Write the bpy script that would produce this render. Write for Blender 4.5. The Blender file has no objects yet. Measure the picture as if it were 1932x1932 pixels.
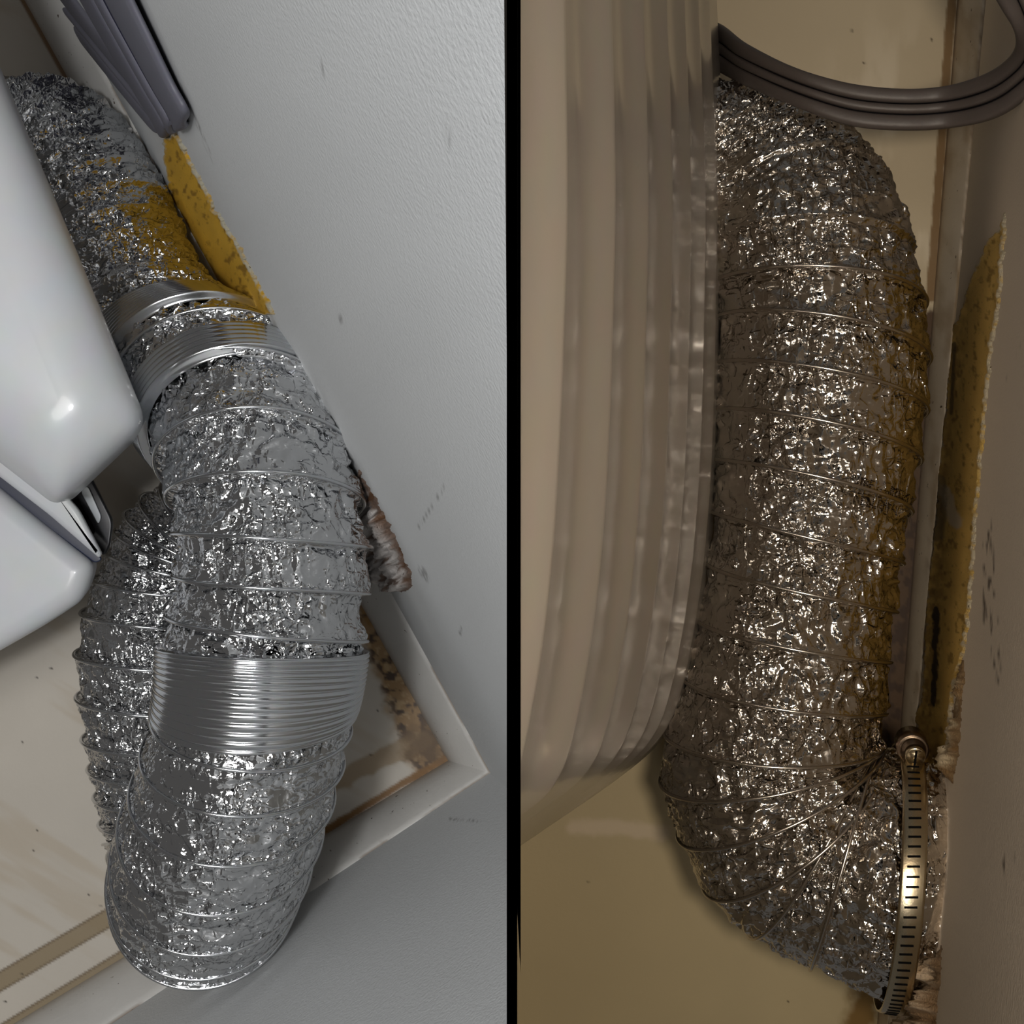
import bpy, bmesh, math, random
import numpy as np
from mathutils import Vector, Matrix

sc = bpy.context.scene
C = sc.collection
random.seed(7)
RNG = np.random.RandomState(11)

# ------------------------------------------------------------------ camera, world, light
H = 0.90            # camera height above the floor (m)
F = 2500.0          # focal length in pixels of the 1932 px frame
CX = 966.0
cam_d = bpy.data.cameras.new('camera')
cam_d.sensor_width = 36.0
cam_d.lens = F / 1932.0 * 36.0
cam_d.clip_start = 0.01
cam = bpy.data.objects.new('camera', cam_d)
C.objects.link(cam)
cam.location = (0, 0, H)
cam.rotation_euler = (0, 0, 0)       # looks straight down
sc.camera = cam

w = bpy.data.worlds.new('world')
sc.world = w
w.use_nodes = True
w.node_tree.nodes['Background'].inputs[0].default_value = (0.80, 0.77, 0.74, 1)
w.node_tree.nodes['Background'].inputs[1].default_value = 0.11

sc.view_settings.view_transform = 'Standard'
sc.view_settings.look = 'None'
sc.view_settings.exposure = 0.0
sc.view_settings.gamma = 1.0
sc.view_settings.use_curve_mapping = False


def lamp(name, loc, target, size, power, col, spread=180):
    d = bpy.data.lights.new(name, 'AREA')
    d.shape = 'DISK'
    d.size = size
    d.energy = power
    d.color = col
    d.spread = math.radians(spread)
    o = bpy.data.objects.new(name, d)
    C.objects.link(o)
    o.location = loc
    o.rotation_euler = (Vector(target) - Vector(loc)).to_track_quat('-Z', 'Y').to_euler()
    return o


# phone torch over the first gap (cool), another over the second (warm)
lamp('torch_lamp', (-0.140, -0.02, 1.20), (-0.12, -0.10, 0.0), 0.08, 2.9, (0.98, 0.99, 1.0))
lamp('torch_lamp', (0.050, 0.00, 0.965), (0.19, -0.05, 0.0), 0.055, 2.3, (1.0, 0.85, 0.68))
lamp('added_overhead_light', (-0.40, -0.05, 2.3), (0.0, 0.0, 0.0), 0.70, 12.5, (1.0, 0.97, 0.92))  # added overhead area light, gives the foil broad bright reflections and soft fill

# ------------------------------------------------------------------ helpers
def lin(c):
    c = np.asarray(c, float) / 255.0
    return np.where(c <= 0.04045, c / 12.92, ((c + 0.055) / 1.055) ** 2.4)


def rgba(c):
    l = lin(c)
    return (float(l[0]), float(l[1]), float(l[2]), 1.0)


def P(px, py, z):
    d = (H - z) / F
    return Vector(((px - CX) * d, -(py - CX) * d, z))


def PX(p):
    """pixel coordinates of world points (N,3)"""
    d = F / (H - p[..., 2])
    return CX + p[..., 0] * d, CX - p[..., 1] * d


def hash3(i, j, k, seed):
    n = (i * 374761393 + j * 668265263 + k * 2147483647 + seed * 974634777) & 0xffffffff
    n = ((n ^ (n >> 13)) * 1274126177) & 0xffffffff
    n = (n ^ (n >> 16)) & 0xffffffff
    return n.astype(np.float64) / 4294967295.0


def vnoise(x, y, z=0.0, seed=0):
    x, y, z = np.broadcast_arrays(np.asarray(x, float), np.asarray(y, float), np.asarray(z, float))
    xi, yi, zi = np.floor(x).astype(np.int64), np.floor(y).astype(np.int64), np.floor(z).astype(np.int64)
    fx, fy, fz = x - xi, y - yi, z - zi
    fx, fy, fz = [f * f * (3 - 2 * f) for f in (fx, fy, fz)]
    r = 0
    for a in (0, 1):
        for b in (0, 1):
            for c in (0, 1):
                wgt = (fx if a else 1 - fx) * (fy if b else 1 - fy) * (fz if c else 1 - fz)
                r = r + wgt * hash3(xi + a, yi + b, zi + c, seed)
    return r


def fbm(x, y, z=0.0, seed=0, o=4):
    r, a, t = 0, 1.0, 0
    for i in range(o):
        r = r + a * vnoise(x * 2 ** i, y * 2 ** i, z * 2 ** i if not np.isscalar(z) else z, seed + i)
        t += a
        a *= 0.5
    return r / t


def tri(x):
    return 4 * np.abs(x - np.floor(x + 0.5)) - 1


def seg_dist(x, y, pts, closed=False):
    d = np.full(np.shape(x), 1e9)
    n = len(pts)
    for i in range(n if closed else n - 1):
        ax, ay = pts[i][:2]
        bx, by = pts[(i + 1) % n][:2]
        vx, vy = bx - ax, by - ay
        L = vx * vx + vy * vy + 1e-9
        t = np.clip(((x - ax) * vx + (y - ay) * vy) / L, 0, 1)
        d = np.minimum(d, np.hypot(x - ax - t * vx, y - ay - t * vy))
    return d


def inside(x, y, pts):
    r = np.zeros(np.shape(x), bool)
    n = len(pts)
    for i in range(n):
        ax, ay = pts[i][:2]
        bx, by = pts[(i + 1) % n][:2]
        if ay == by:
            continue
        c = ((ay > y) != (by > y)) & (x < (bx - ax) * (y - ay) / (by - ay) + ax)
        r ^= c
    return r


def smooth(e0, e1, x):
    t = np.clip((x - e0) / (e1 - e0), 0, 1)
    return t * t * (3 - 2 * t)


def link(name, me, mat=None, parent=None):
    o = bpy.data.objects.new(name, me)
    C.objects.link(o)
    if mat:
        me.materials.append(mat)
    if parent:
        o.parent = parent
    return o


def mesh_np(name, verts, faces, mat, parent=None, smooth_sh=False, col=None):
    me = bpy.data.meshes.new(name)
    verts = np.asarray(verts, np.float32).reshape(-1, 3)
    faces = np.asarray(faces, np.int32)
    k = faces.shape[1]
    me.vertices.add(len(verts))
    me.vertices.foreach_set('co', verts.ravel())
    me.loops.add(faces.size)
    me.loops.foreach_set('vertex_index', faces.ravel())
    me.polygons.add(len(faces))
    me.polygons.foreach_set('loop_start', np.arange(0, faces.size, k, dtype=np.int32))
    me.update(calc_edges=True)
    me.validate()
    if smooth_sh:
        me.polygons.foreach_set('use_smooth', np.ones(len(me.polygons), bool))
    if col is not None:
        at = me.color_attributes.new('Col', 'FLOAT_COLOR', 'POINT')
        c = np.ones((len(verts), 4), np.float32)
        c[:, :3] = np.asarray(col, np.float32).reshape(-1, 3)
        at.data.foreach_set('color', c.ravel())
    return link(name, me, mat, parent)


def grid_faces(nu, nv, wrap_v=False):
    i = np.arange(nu - 1)[:, None]
    j = np.arange(nv if wrap_v else nv - 1)[None, :]
    j2 = (j + 1) % nv
    a = i * nv + j
    b = i * nv + j2
    c = (i + 1) * nv + j2
    d = (i + 1) * nv + j
    return np.stack([a, b, c, d], -1).reshape(-1, 4)


def tag(o, label, cat=None, group=None, kind=None):
    if label:
        o['label'] = label
    if cat:
        o['category'] = cat
    if group:
        o['group'] = group
    if kind:
        o['kind'] = kind
    return o


def empty(name, loc, label, cat, group=None):
    o = bpy.data.objects.new(name, None)
    C.objects.link(o)
    o.location = loc
    o.empty_display_size = 0.02
    return tag(o, label, cat, group)


def adopt(o, parent):
    """parent keeping the world position of a mesh modelled in world space"""
    o.parent = parent
    o.matrix_parent_inverse = Matrix.Translation(-Vector(parent.location))
    return o


# ------------------------------------------------------------------ materials
def mat_new(name):
    m = bpy.data.materials.new(name)
    m.use_nodes = True
    return m, m.node_tree.nodes, m.node_tree.links, m.node_tree.nodes['Principled BSDF']


def mat_painted(name, rough=0.5, coat=0.0, bump=0.15, bscale=900.0, spec=0.5, speck=0.0, speck_scale=160, speck_col=(40, 34, 30)):
    """base colour from the mesh's own colour attribute, with fine relief"""
    m, N, L, B = mat_new(name)
    a = N.new('ShaderNodeVertexColor')
    a.layer_name = 'Col'
    tc = N.new('ShaderNodeTexCoord')
    n = N.new('ShaderNodeTexNoise')
    n.inputs['Scale'].default_value = bscale
    n.inputs['Detail'].default_value = 3
    L.new(tc.outputs['Object'], n.inputs['Vector'])
    bp = N.new('ShaderNodeBump')
    bp.inputs['Strength'].default_value = bump
    bp.inputs['Distance'].default_value = 0.001
    L.new(n.outputs['Fac'], bp.inputs['Height'])
    L.new(bp.outputs['Normal'], B.inputs['Normal'])
    src = a.outputs['Color']
    if speck > 0:
        n2 = N.new('ShaderNodeTexNoise')
        n2.inputs['Scale'].default_value = speck_scale
        n2.inputs['Detail'].default_value = 2
        L.new(tc.outputs['Object'], n2.inputs['Vector'])
        r = N.new('ShaderNodeValToRGB')
        r.color_ramp.elements[0].position = 0.73 - speck
        r.color_ramp.elements[0].color = (0, 0, 0, 1)
        r.color_ramp.elements[1].position = 0.78 - speck
        r.color_ramp.elements[1].color = (1, 1, 1, 1)
        L.new(n2.outputs['Fac'], r.inputs['Fac'])
        mx = N.new('ShaderNodeMixRGB')
        mx.inputs[2].default_value = rgba(speck_col)
        L.new(r.outputs['Color'], mx.inputs[0])
        L.new(src, mx.inputs[1])
        src = mx.outputs[0]
    L.new(src, B.inputs['Base Color'])
    B.inputs['Roughness'].default_value = rough
    B.inputs['Coat Weight'].default_value = coat
    B.inputs['Coat Roughness'].default_value = 0.12
    B.inputs['Specular IOR Level'].default_value = spec
    return m


def mat_plain(name, col, rough=0.5, metal=0.0, coat=0.0, bump=0.0, bscale=400.0, coat_rough=0.1, spec=0.5):
    m, N, L, B = mat_new(name)
    tc = N.new('ShaderNodeTexCoord')
    n = N.new('ShaderNodeTexNoise')
    n.inputs['Scale'].default_value = bscale
    n.inputs['Detail'].default_value = 4
    L.new(tc.outputs['Object'], n.inputs['Vector'])
    mx = N.new('ShaderNodeMixRGB')
    mx.blend_type = 'MULTIPLY'
    mx.inputs[0].default_value = 0.12
    mx.inputs[1].default_value = rgba(col)
    L.new(n.outputs['Color'], mx.inputs[2])
    L.new(mx.outputs[0], B.inputs['Base Color'])
    if bump:
        bp = N.new('ShaderNodeBump')
        bp.inputs['Strength'].default_value = bump
        bp.inputs['Distance'].default_value = 0.001
        L.new(n.outputs['Fac'], bp.inputs['Height'])
        L.new(bp.outputs['Normal'], B.inputs['Normal'])
    B.inputs['Roughness'].default_value = rough
    B.inputs['Metallic'].default_value = metal
    B.inputs['Coat Weight'].default_value = coat
    B.inputs['Coat Roughness'].default_value = coat_rough
    B.inputs['Specular IOR Level'].default_value = spec
    return m


def mat_foil(name, col, rough=0.09, k1=0.46, k2=0.50):
    """mirror foil whose normal breaks into small flat crumpled facets"""
    m, N, L, B = mat_new(name)
    tc = N.new('ShaderNodeTexCoord')
    n = N.new('ShaderNodeTexNoise')
    n.inputs['Scale'].default_value = 90
    n.inputs['Detail'].default_value = 3
    L.new(tc.outputs['Object'], n.inputs['Vector'])
    cl = N.new('ShaderNodeTexNoise')
    cl.inputs['Scale'].default_value = 48
    cl.inputs['Detail'].default_value = 2
    L.new(tc.outputs['Object'], cl.inputs['Vector'])
    mr = N.new('ShaderNodeMapRange')
    mr.inputs['From Min'].default_value = 0.38
    mr.inputs['From Max'].default_value = 0.66
    mr.inputs['To Min'].default_value = 0.15
    mr.inputs['To Max'].default_value = 1.0
    L.new(cl.outputs['Fac'], mr.inputs['Value'])
    geo = N.new('ShaderNodeNewGeometry')
    cur = geo.outputs['Normal']
    for scale, k, warp, st in ((1.0, k1, 0.004, (120, 330, 210)), (1.0, k1 * 0.8, 0.004, (340, 130, 240)), (1.0, k2, 0.002, (620, 480, 560))):
        v = N.new('ShaderNodeTexVoronoi')
        v.feature = 'F1'
        v.inputs['Scale'].default_value = scale
        wv = N.new('ShaderNodeVectorMath')
        wv.operation = 'MULTIPLY_ADD'
        wv.inputs[1].default_value = (warp, warp, warp)
        L.new(n.outputs['Color'], wv.inputs[0])
        L.new(tc.outputs['Object'], wv.inputs[2])
        st_ = N.new('ShaderNodeVectorMath')
        st_.operation = 'MULTIPLY'
        st_.inputs[1].default_value = st
        L.new(wv.outputs[0], st_.inputs[0])
        L.new(st_.outputs[0], v.inputs['Vector'])
        sub = N.new('ShaderNodeVectorMath')
        sub.operation = 'SUBTRACT'
        sub.inputs[1].default_value = (0.5, 0.5, 0.5)
        L.new(v.outputs['Color'], sub.inputs[0])
        ma = N.new('ShaderNodeVectorMath')
        ma.operation = 'MULTIPLY_ADD'
        ma.inputs[1].default_value = (k, k, k)
        sc_ = N.new('ShaderNodeVectorMath')
        sc_.operation = 'SCALE'
        L.new(sub.outputs[0], sc_.inputs[0])
        L.new(mr.outputs[0], sc_.inputs['Scale'])
        L.new(sc_.outputs[0], ma.inputs[0])
        L.new(cur, ma.inputs[2])
        cur = ma.outputs[0]
    nm = N.new('ShaderNodeVectorMath')
    nm.operation = 'NORMALIZE'
    L.new(cur, nm.inputs[0])
    cur = nm.outputs[0]
    # sharp crease lines between the facets
    tot = None
    for st in ((170, 66, 115), (74, 180, 125)):
        mv = N.new('ShaderNodeVectorMath')
        mv.operation = 'MULTIPLY_ADD'
        mv.inputs[1].default_value = (0.006, 0.006, 0.006)
        L.new(n.outputs['Color'], mv.inputs[0])
        L.new(tc.outputs['Object'], mv.inputs[2])
        ms = N.new('ShaderNodeVectorMath')
        ms.operation = 'MULTIPLY'
        ms.inputs[1].default_value = st
        L.new(mv.outputs[0], ms.inputs[0])
        ve = N.new('ShaderNodeTexVoronoi')
        ve.feature = 'DISTANCE_TO_EDGE'
        ve.inputs['Scale'].default_value = 1.0
        L.new(ms.outputs[0], ve.inputs['Vector'])
        me_ = N.new('ShaderNodeMapRange')
        me_.inputs['From Min'].default_value = 0.0
        me_.inputs['From Max'].default_value = 0.13
        me_.inputs['To Min'].default_value = 1.0
        me_.inputs['To Max'].default_value = 0.0
        L.new(ve.outputs['Distance'], me_.inputs['Value'])
        mm = N.new('ShaderNodeMath')
        mm.operation = 'MULTIPLY'
        L.new(me_.outputs[0], mm.inputs[0])
        L.new(mr.outputs[0], mm.inputs[1])
        if tot is None:
            tot = mm.outputs[0]
        else:
            sm = N.new('ShaderNodeMath')
            sm.operation = 'ADD'
            L.new(tot, sm.inputs[0])
            L.new(mm.outputs[0], sm.inputs[1])
            tot = sm.outputs[0]
    bp = N.new('ShaderNodeBump')
    bp.inputs['Strength'].default_value = 0.6
    bp.inputs['Distance'].default_value = 0.0012
    L.new(tot, bp.inputs['Height'])
    L.new(cur, bp.inputs['Normal'])
    cur = bp.outputs['Normal']
    L.new(cur, B.inputs['Normal'])
    B.inputs['Base Color'].default_value = rgba(col)
    B.inputs['Metallic'].default_value = 1.0
    B.inputs['Roughness'].default_value = rough
    return m


M_foilA = mat_foil('foil_cool', (214, 215, 217))
M_foilB = mat_foil('foil_warm', (210, 204, 196))
M_coil = mat_plain('bright_coil', (215, 217, 220), rough=0.16, metal=1.0)
M_wall = mat_painted('wall_paint', rough=0.62, bump=0.35, bscale=650, speck=0.0, speck_scale=330, speck_col=(120, 116, 112), spec=0.3)
M_floor = mat_painted('vinyl_floor', rough=0.5, bump=0.08, bscale=300, speck=0.0, speck_scale=330, speck_col=(60, 48, 34))
M_board = mat_painted('board_paint', rough=0.45, bump=0.2, bscale=260, speck=0.02, speck_scale=240, speck_col=(70, 52, 36))
M_torn = mat_painted('torn_paper', rough=0.8, bump=0.5, bscale=900, speck=0.03, speck_scale=420, speck_col=(74, 54, 22), spec=0.2)
M_plaster = mat_painted('plaster', rough=0.7, bump=0.7, bscale=700, speck=0.04, speck_scale=330, speck_col=(66, 48, 34))
M_enamel = mat_plain('white_enamel', (206, 209, 213), rough=0.36, coat=0.3, bump=0.02, bscale=60)
M_enamelB = mat_plain('ribbed_enamel', (150, 144, 136), rough=0.30, coat=0.7, bump=0.02, bscale=80, coat_rough=0.14)
M_seam = mat_plain('seam_blue', (38, 44, 66), rough=0.4)
M_black = mat_plain('black_board', (0, 0, 0), rough=0.95, spec=0.0)
M_dark = mat_plain('dark_metal', (58, 58, 60), rough=0.35, metal=0.6)
M_hole = mat_plain('slot_black', (6, 6, 7), rough=0.8, spec=0.1)
M_cordA = mat_plain('cord_grey', (104, 104, 116), rough=0.5, bump=0.1, bscale=500)
M_cordAd = mat_plain('cord_navy', (30, 30, 62), rough=0.5)
M_cordB = mat_plain('cord_dark', (76, 69, 66), rough=0.5, bump=0.1, bscale=500)
M_groove = mat_plain('cord_groove', (10, 9, 12), rough=0.9, spec=0.1)
M_steel = mat_plain('clamp_steel', (205, 190, 160), rough=0.24, metal=1.0, bump=0.05, bscale=900)
M_screw = mat_plain('screw_steel', (120, 104, 88), rough=0.3, metal=1.0)
M_ink = mat_plain('print_ink', (22, 14, 8), rough=0.7, spec=0.1)

# ------------------------------------------------------------------ setting, first gap (left)
U_L = Vector((-(330 - CX), (900 - CX), F)).normalized()      # rise of walls and appliance
U_R = Vector((-(1500 - CX), (1000 - CX), F)).normalized()
LIM = 0.0013


def line_at(p, q, t):
    return (p[0] + (q[0] - p[0]) * t, p[1] + (q[1] - p[1]) * t)


def floor_mesh(name, x0, x1, colfn, label):
    st = 0.00125
    xs = np.arange(x0, x1 + 1e-6, (x1 - x0) / round((x1 - x0) / st))
    ys = np.arange(-0.42, 0.42, st)
    X, Y = np.meshgrid(xs, ys, indexing='ij')
    V = np.stack([X, Y, np.zeros_like(X)], -1)
    px, py = PX(V)
    o = mesh_np(name, V, grid_faces(len(xs), len(ys))[:, ::-1], M_floor, col=colfn(px, py))
    return tag(o, label, kind='structure')


def mixc(c, col, m):
    return c * (1 - m[..., None]) + lin(col) * m[..., None]


A_IN = [(845, 1435), (46, 0)]         # floor edge of the long baseboard, first gap
A_OUT = [(925, 1458), (122, 0)]       # its top edge
B_IN = [(845, 1435), (25, 1932)]
B_OUT = [(925, 1458), (210, 1932)]


def ext(l, a, b):
    return [line_at(l[0], l[1], a), line_at(l[0], l[1], b)]


def col_floor_L(px, py):
    n = fbm(px / 130, py / 130, 0.3, 3)
    n2 = fbm(px / 22, py / 22, 0.7, 9)
    c = np.broadcast_to(lin((194, 187, 176)), px.shape + (3,)).copy()
    c *= (0.92 + 0.16 * n)[..., None]
    # swept water marks running to the lower left
    s = fbm((px * 0.85 + py * 0.5) / 300, (py * 0.85 - px * 0.5) / 45, 0.1, 21)
    c = mixc(c, (168, 148, 118), 0.32 * smooth(0.55, 0.72, s))
    # darker glued seam strips along the short wall
    for pts, wd in (([(225, 1720), (0, 1852), (-300, 2030)], 16), ([(240, 1800), (25, 1932), (-300, 2130)], 11)):
        d = seg_dist(px, py, pts)
        c = mixc(c, (134, 116, 84), 0.85 * (1 - smooth(wd - 2, wd + 2, d)))
        c = mixc(c, (98, 80, 56), 0.8 * (1 - smooth(1.0, 3.0, np.abs(d - wd))))
    # old glue line along the long baseboard
    d = seg_dist(px, py, [(-60, -190), (700, 1175)])
    c = mixc(c, (118, 84, 40), (1 - smooth(5, 10, d)) * 0.9)
    d = seg_dist(px, py, [(700, 1165), (760, 1290), (835, 1440)])
    k = np.clip((py - 1120) / 300, 0.2, 1)
    m = 1 - smooth(8 + 30 * k, 24 + 46 * k, d + 40 * (n2 - 0.5))
    c = mixc(c, (138, 102, 46), m * 0.9)
    c = mixc(c, (186, 160, 120), m * smooth(0.55, 0.65, fbm(px / 8, py / 8, 0.6, 37)) * 0.6)
    m2 = m * smooth(0.5, 0.6, fbm(px / 14, py / 14, 0.2, 31))
    c = mixc(c, (62, 42, 22), m2)
    d = seg_dist(px, py, [(800, 1395), (720, 1430), (640, 1472), (560, 1520)])
    c = mixc(c, (150, 126, 92), 0.75 * (1 - smooth(14, 22, d + 18 * (n2 - 0.5))))
    d = seg_dist(px, py, [(840, 1432), (760, 1478), (610, 1570), (500, 1640)])
    c = mixc(c, (122, 82, 18), 0.95 * (1 - smooth(4, 9, d + 10 * (n2 - 0.5))))
    d = np.hypot(px - 805, py - 1400)
    c = mixc(c, (92, 66, 30), 0.85 * (1 - smooth(22, 55, d + 60 * (n2 - 0.5))))
    # loose crumbs
    for (x, y, r) in ((97, 1261, 4), (69, 1278, 2), (43, 1401, 2), (70, 1567, 2), (64, 1604, 2), (168, 1688, 2), (190, 1708, 2), (41, 1837, 2), (10, 1890, 3), (712, 1340, 2), (700, 1425, 2)):
        c = mixc(c, (52, 44, 36), 1 - smooth(r * 0.4, r * 0.4 + 2.2, np.hypot(px - x, py - y)))
    return c


floorL = floor_mesh('floor', -0.47, -LIM, col_floor_L, 'grey-beige vinyl floor with brown glue stains, left gap')


def board(name, inn, out, colfn, label, n=260):
    prof = [(0.0, 0.0), (0.10, 0.012), (0.22, 0.022), (0.38, 0.030), (0.55, 0.037), (0.72, 0.043), (0.84, 0.047), (0.93, 0.0495), (1.0, 0.050)]
    V = np.zeros((n, len(prof), 3))
    for i in range(n):
        t = i / (n - 1)
        a = line_at(inn[0], inn[1], t)
        b = line_at(out[0], out[1], t)
        for j, (f, z) in enumerate(prof):
            q = line_at(a, b, f)
            V[i, j] = P(q[0], q[1], z)
    px, py = PX(V)
    fj = np.array([p[0] for p in prof])[None, :] * np.ones((n, 1))
    o = mesh_np(name, V, grid_faces(n, len(prof)), M_board, smooth_sh=True, col=colfn(px, py, fj))
    return tag(o, label, kind='structure')


def col_board_L(px, py, f):
    n = fbm(px / 60, py / 60, 0.3, 13)
    c = np.broadcast_to(lin((206, 204, 200)), px.shape + (3,)).copy() * (0.9 + 0.2 * n)[..., None]
    n2 = fbm(px / 9, py / 9, 0.3, 17)
    m = smooth(0.93, 0.99, f + 0.10 * (n2 - 0.5)) * smooth(0.42, 0.55, n)
    c = mixc(c, (104, 78, 50), m * 0.8)
    m = (1 - smooth(0, 0.12, f)) * 0.4
    c = mixc(c, (120, 96, 64), m)
    return c


board('baseboard_back', ext(A_IN, 0, 1.35), ext(A_OUT, 0, 1.35), col_board_L, 'white baseboard along the long wall, left gap')
board('baseboard_front', ext(B_IN, 0, 1.5)[::1], ext(B_OUT, 0, 1.6), col_board_L, 'white baseboard along the short wall with rusty chips on its edge')


class Plane:
    def __init__(self, a, b, z0, u, flip=False):
        self.o = P(a[0], a[1], z0)
        self.q = P(b[0], b[1], z0)
        self.u = u
        self.e = (self.q - self.o).normalized()
        self.n = self.e.cross(u).normalized()
        if self.n.dot(Vector((0, 0, H)) - self.o) < 0:
            self.n = -self.n

    def hit(self, px, py, off=0.0):
        """points of the plane on the sight lines, arrays"""
        d = np.stack([(px - CX) / F, -(py - CX) / F, -np.ones_like(px)], -1)
        n = np.array(self.n)
        o = np.array(self.o + self.n * 0)
        t = ((o - np.array((0, 0, H))) @ n) / (d @ n)
        return np.array((0, 0, H)) + d * t[..., None] + n * np.asarray(off)[..., None]


WA = Plane(A_OUT[0], A_OUT[1], 0.05, U_L)
WB = Plane(B_OUT[0], B_OUT[1], 0.05, U_L)
R_IN = [(1806, 0), (1655, 1932)]
R_OUT = [(1860, 0), (1677, 1932)]
WR = Plane(R_OUT[0], R_OUT[1], 0.05, U_R)


def wall_mesh(name, pl, length, xmax, xmin, hmax, colfn, label, start=0.0, n1=420, n2=300):
    s = np.linspace(start, length, n1)
    base = np.array(pl.o)[None] + np.array(pl.e)[None] * s[:, None]
    h = np.full(n1, hmax)
    ux = pl.u.x
    if ux > 0:
        h = np.minimum(h, (xmax - base[:, 0]) / ux)
    else:
        h = np.minimum(h, (xmin - base[:, 0]) / ux)
    h = np.maximum(h, 0.0005)
    t = np.linspace(0, 1, n2)
    V = base[:, None, :] + np.array(pl.u)[None, None, :] * (h[:, None] * t[None, :])[..., None]
    Vc = V.copy()
    Vc[..., 2] = np.minimum(Vc[..., 2], H - 0.02)
    px, py = PX(Vc)
    o = mesh_np(name, V, grid_faces(n1, n2), M_wall, smooth_sh=True, col=colfn(px, py))
    return tag(o, label, kind='structure')


def col_wall_L(px, py):
    n = fbm(px / 160, py / 160, 0.3, 43)
    c = np.broadcast_to(lin((206, 208, 209)), px.shape + (3,)).copy() * (0.95 + 0.1 * n)[..., None]
    for pts, wd in (([(342, 165), (365, 215), (385, 265), (400, 300)], 2.2), ([(790, 995), (815, 955), (850, 900)], 1.5), ([(840, 235), (850, 260), (846, 290)], 1.2), ([(610, 130), (612, 134)], 3), ([(640, 600), (645, 604)], 3), ([(848, 1545), (905, 1550)], 1.5), ([(868, 1195), (872, 1185)], 2), ([(795, 1075), (805, 1090)], 5)):
        d = seg_dist(px, py, pts)
        nn = fbm(px / 5, py / 5, 0.3, 5)
        c = mixc(c, (64, 58, 56), (1 - smooth(wd * .6, wd * 1.6 + 1, d)) * smooth(0.4, 0.6, nn) * 0.5)
    return c


wall_mesh('wall_back', WA, 1.0, -LIM, 0, 1.3, col_wall_L, 'grey-white painted wall with a torn yellow strip, left gap')
wall_mesh('wall_front', WB, 0.6, -LIM, 0, 1.3, col_wall_L, 'grey-white painted short wall below the corner, left gap')

# added divider between the two gaps, blocks light across, seen edge-on


def divider(name, levels, m, label):
    me = bpy.data.meshes.new(name)
    bm = bmesh.new()
    rows = []
    for z, h in levels:
        rows.append([bm.verts.new(v) for v in ((-h, -0.46, z), (h, -0.46, z), (h, 0.46, z), (-h, 0.46, z))])
    bm.faces.new(rows[0][::-1])
    bm.faces.new(rows[-1])
    for r0, r1 in zip(rows[:-1], rows[1:]):
        for k in range(4):
            bm.faces.new((r0[k], r0[(k + 1) % 4], r1[(k + 1) % 4], r1[k]))
    bmesh.ops.recalc_face_normals(bm, faces=bm.faces)
    bm.to_mesh(me)
    bm.free()
    return tag(link(name, me, m), label, kind='structure')


divider('added_divider', [(-0.05, 0.0011), (0.57, 0.0011)], mat_plain('pale_board', (190, 186, 178), rough=0.6), 'thin pale board added between the two gaps to block light')  # added board, pale sides so the foil does not mirror black
divider('border_strip_1', [(0.57, 0.0012), (0.60, 0.0012), (0.885, 0.00006)], M_black, 'thin black border strip added on top of the dividing board')  # border strip built as a tall wedge, stops lamp light crossing


# ------------------------------------------------------------------ setting, second gap (right)
def col_floor_R(px, py):
    n = fbm(px / 140, py / 140, 0.3, 53)
    n2 = fbm(px / 20, py / 20, 0.7, 59)
    c = np.broadcast_to(lin((190, 175, 138)), px.shape + (3,)).copy()
    up = 1 - smooth(300, 1300, py)
    c = mixc(c, (204, 190, 162), up)  # paler upper floor: brighter lighting mixed into the base colour
    c *= (0.94 + 0.12 * n)[..., None]
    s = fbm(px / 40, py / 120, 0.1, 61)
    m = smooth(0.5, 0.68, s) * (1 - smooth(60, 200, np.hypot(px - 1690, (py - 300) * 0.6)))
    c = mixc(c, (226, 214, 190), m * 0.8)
    d = seg_dist(px, py, [(1080, 1562), (1160, 1560), (1250, 1572)])
    c = mixc(c, (216, 200, 176), 0.7 * (1 - smooth(6, 22, d + 16 * (n2 - 0.5))))  # pale streak: a reflected highlight painted into the floor colour
    d = seg_dist(px, py, [(1796, 0), (1756, 560)])
    c = mixc(c, (124, 94, 54), 0.9 * (1 - smooth(7, 11, d + 6 * (n2 - .5))))
    d = seg_dist(px, py, [(1752, 600), (1722, 1000), (1694, 1200), (1682, 1400), (1660, 1700)])
    k = smooth(600, 1000, py)
    c = mixc(c, (66, 40, 14), 0.95 * (1 - smooth(10 + 12 * k, 16 + 18 * k, d + 14 * (n2 - .5))))
    m = (1 - smooth(10, 26, d)) * smooth(0.5, 0.62, fbm(px / 9, py / 18, 0.2, 71))
    c = mixc(c, (48, 28, 12), m * 0.8)
    d = seg_dist(px, py, [(1652, 1800), (1636, 1870), (1618, 1960)])
    c = mixc(c, (118, 86, 24), 0.9 * (1 - smooth(14, 40, d + 40 * (n2 - .5))))
    for (x, y, r) in ((1607, 58, 3), (1630, 119, 3), (1110, 1665, 2), (1487, 1890, 2), (1757, 75, 3)):
        c = mixc(c, (70, 56, 40), 1 - smooth(r * 0.4, r * 0.4 + 2.2, np.hypot(px - x, py - y)))
    return c


floor_mesh('floor', LIM, 0.44, col_floor_R, 'warm beige vinyl floor with a dark brown glue line, right gap')


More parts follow.
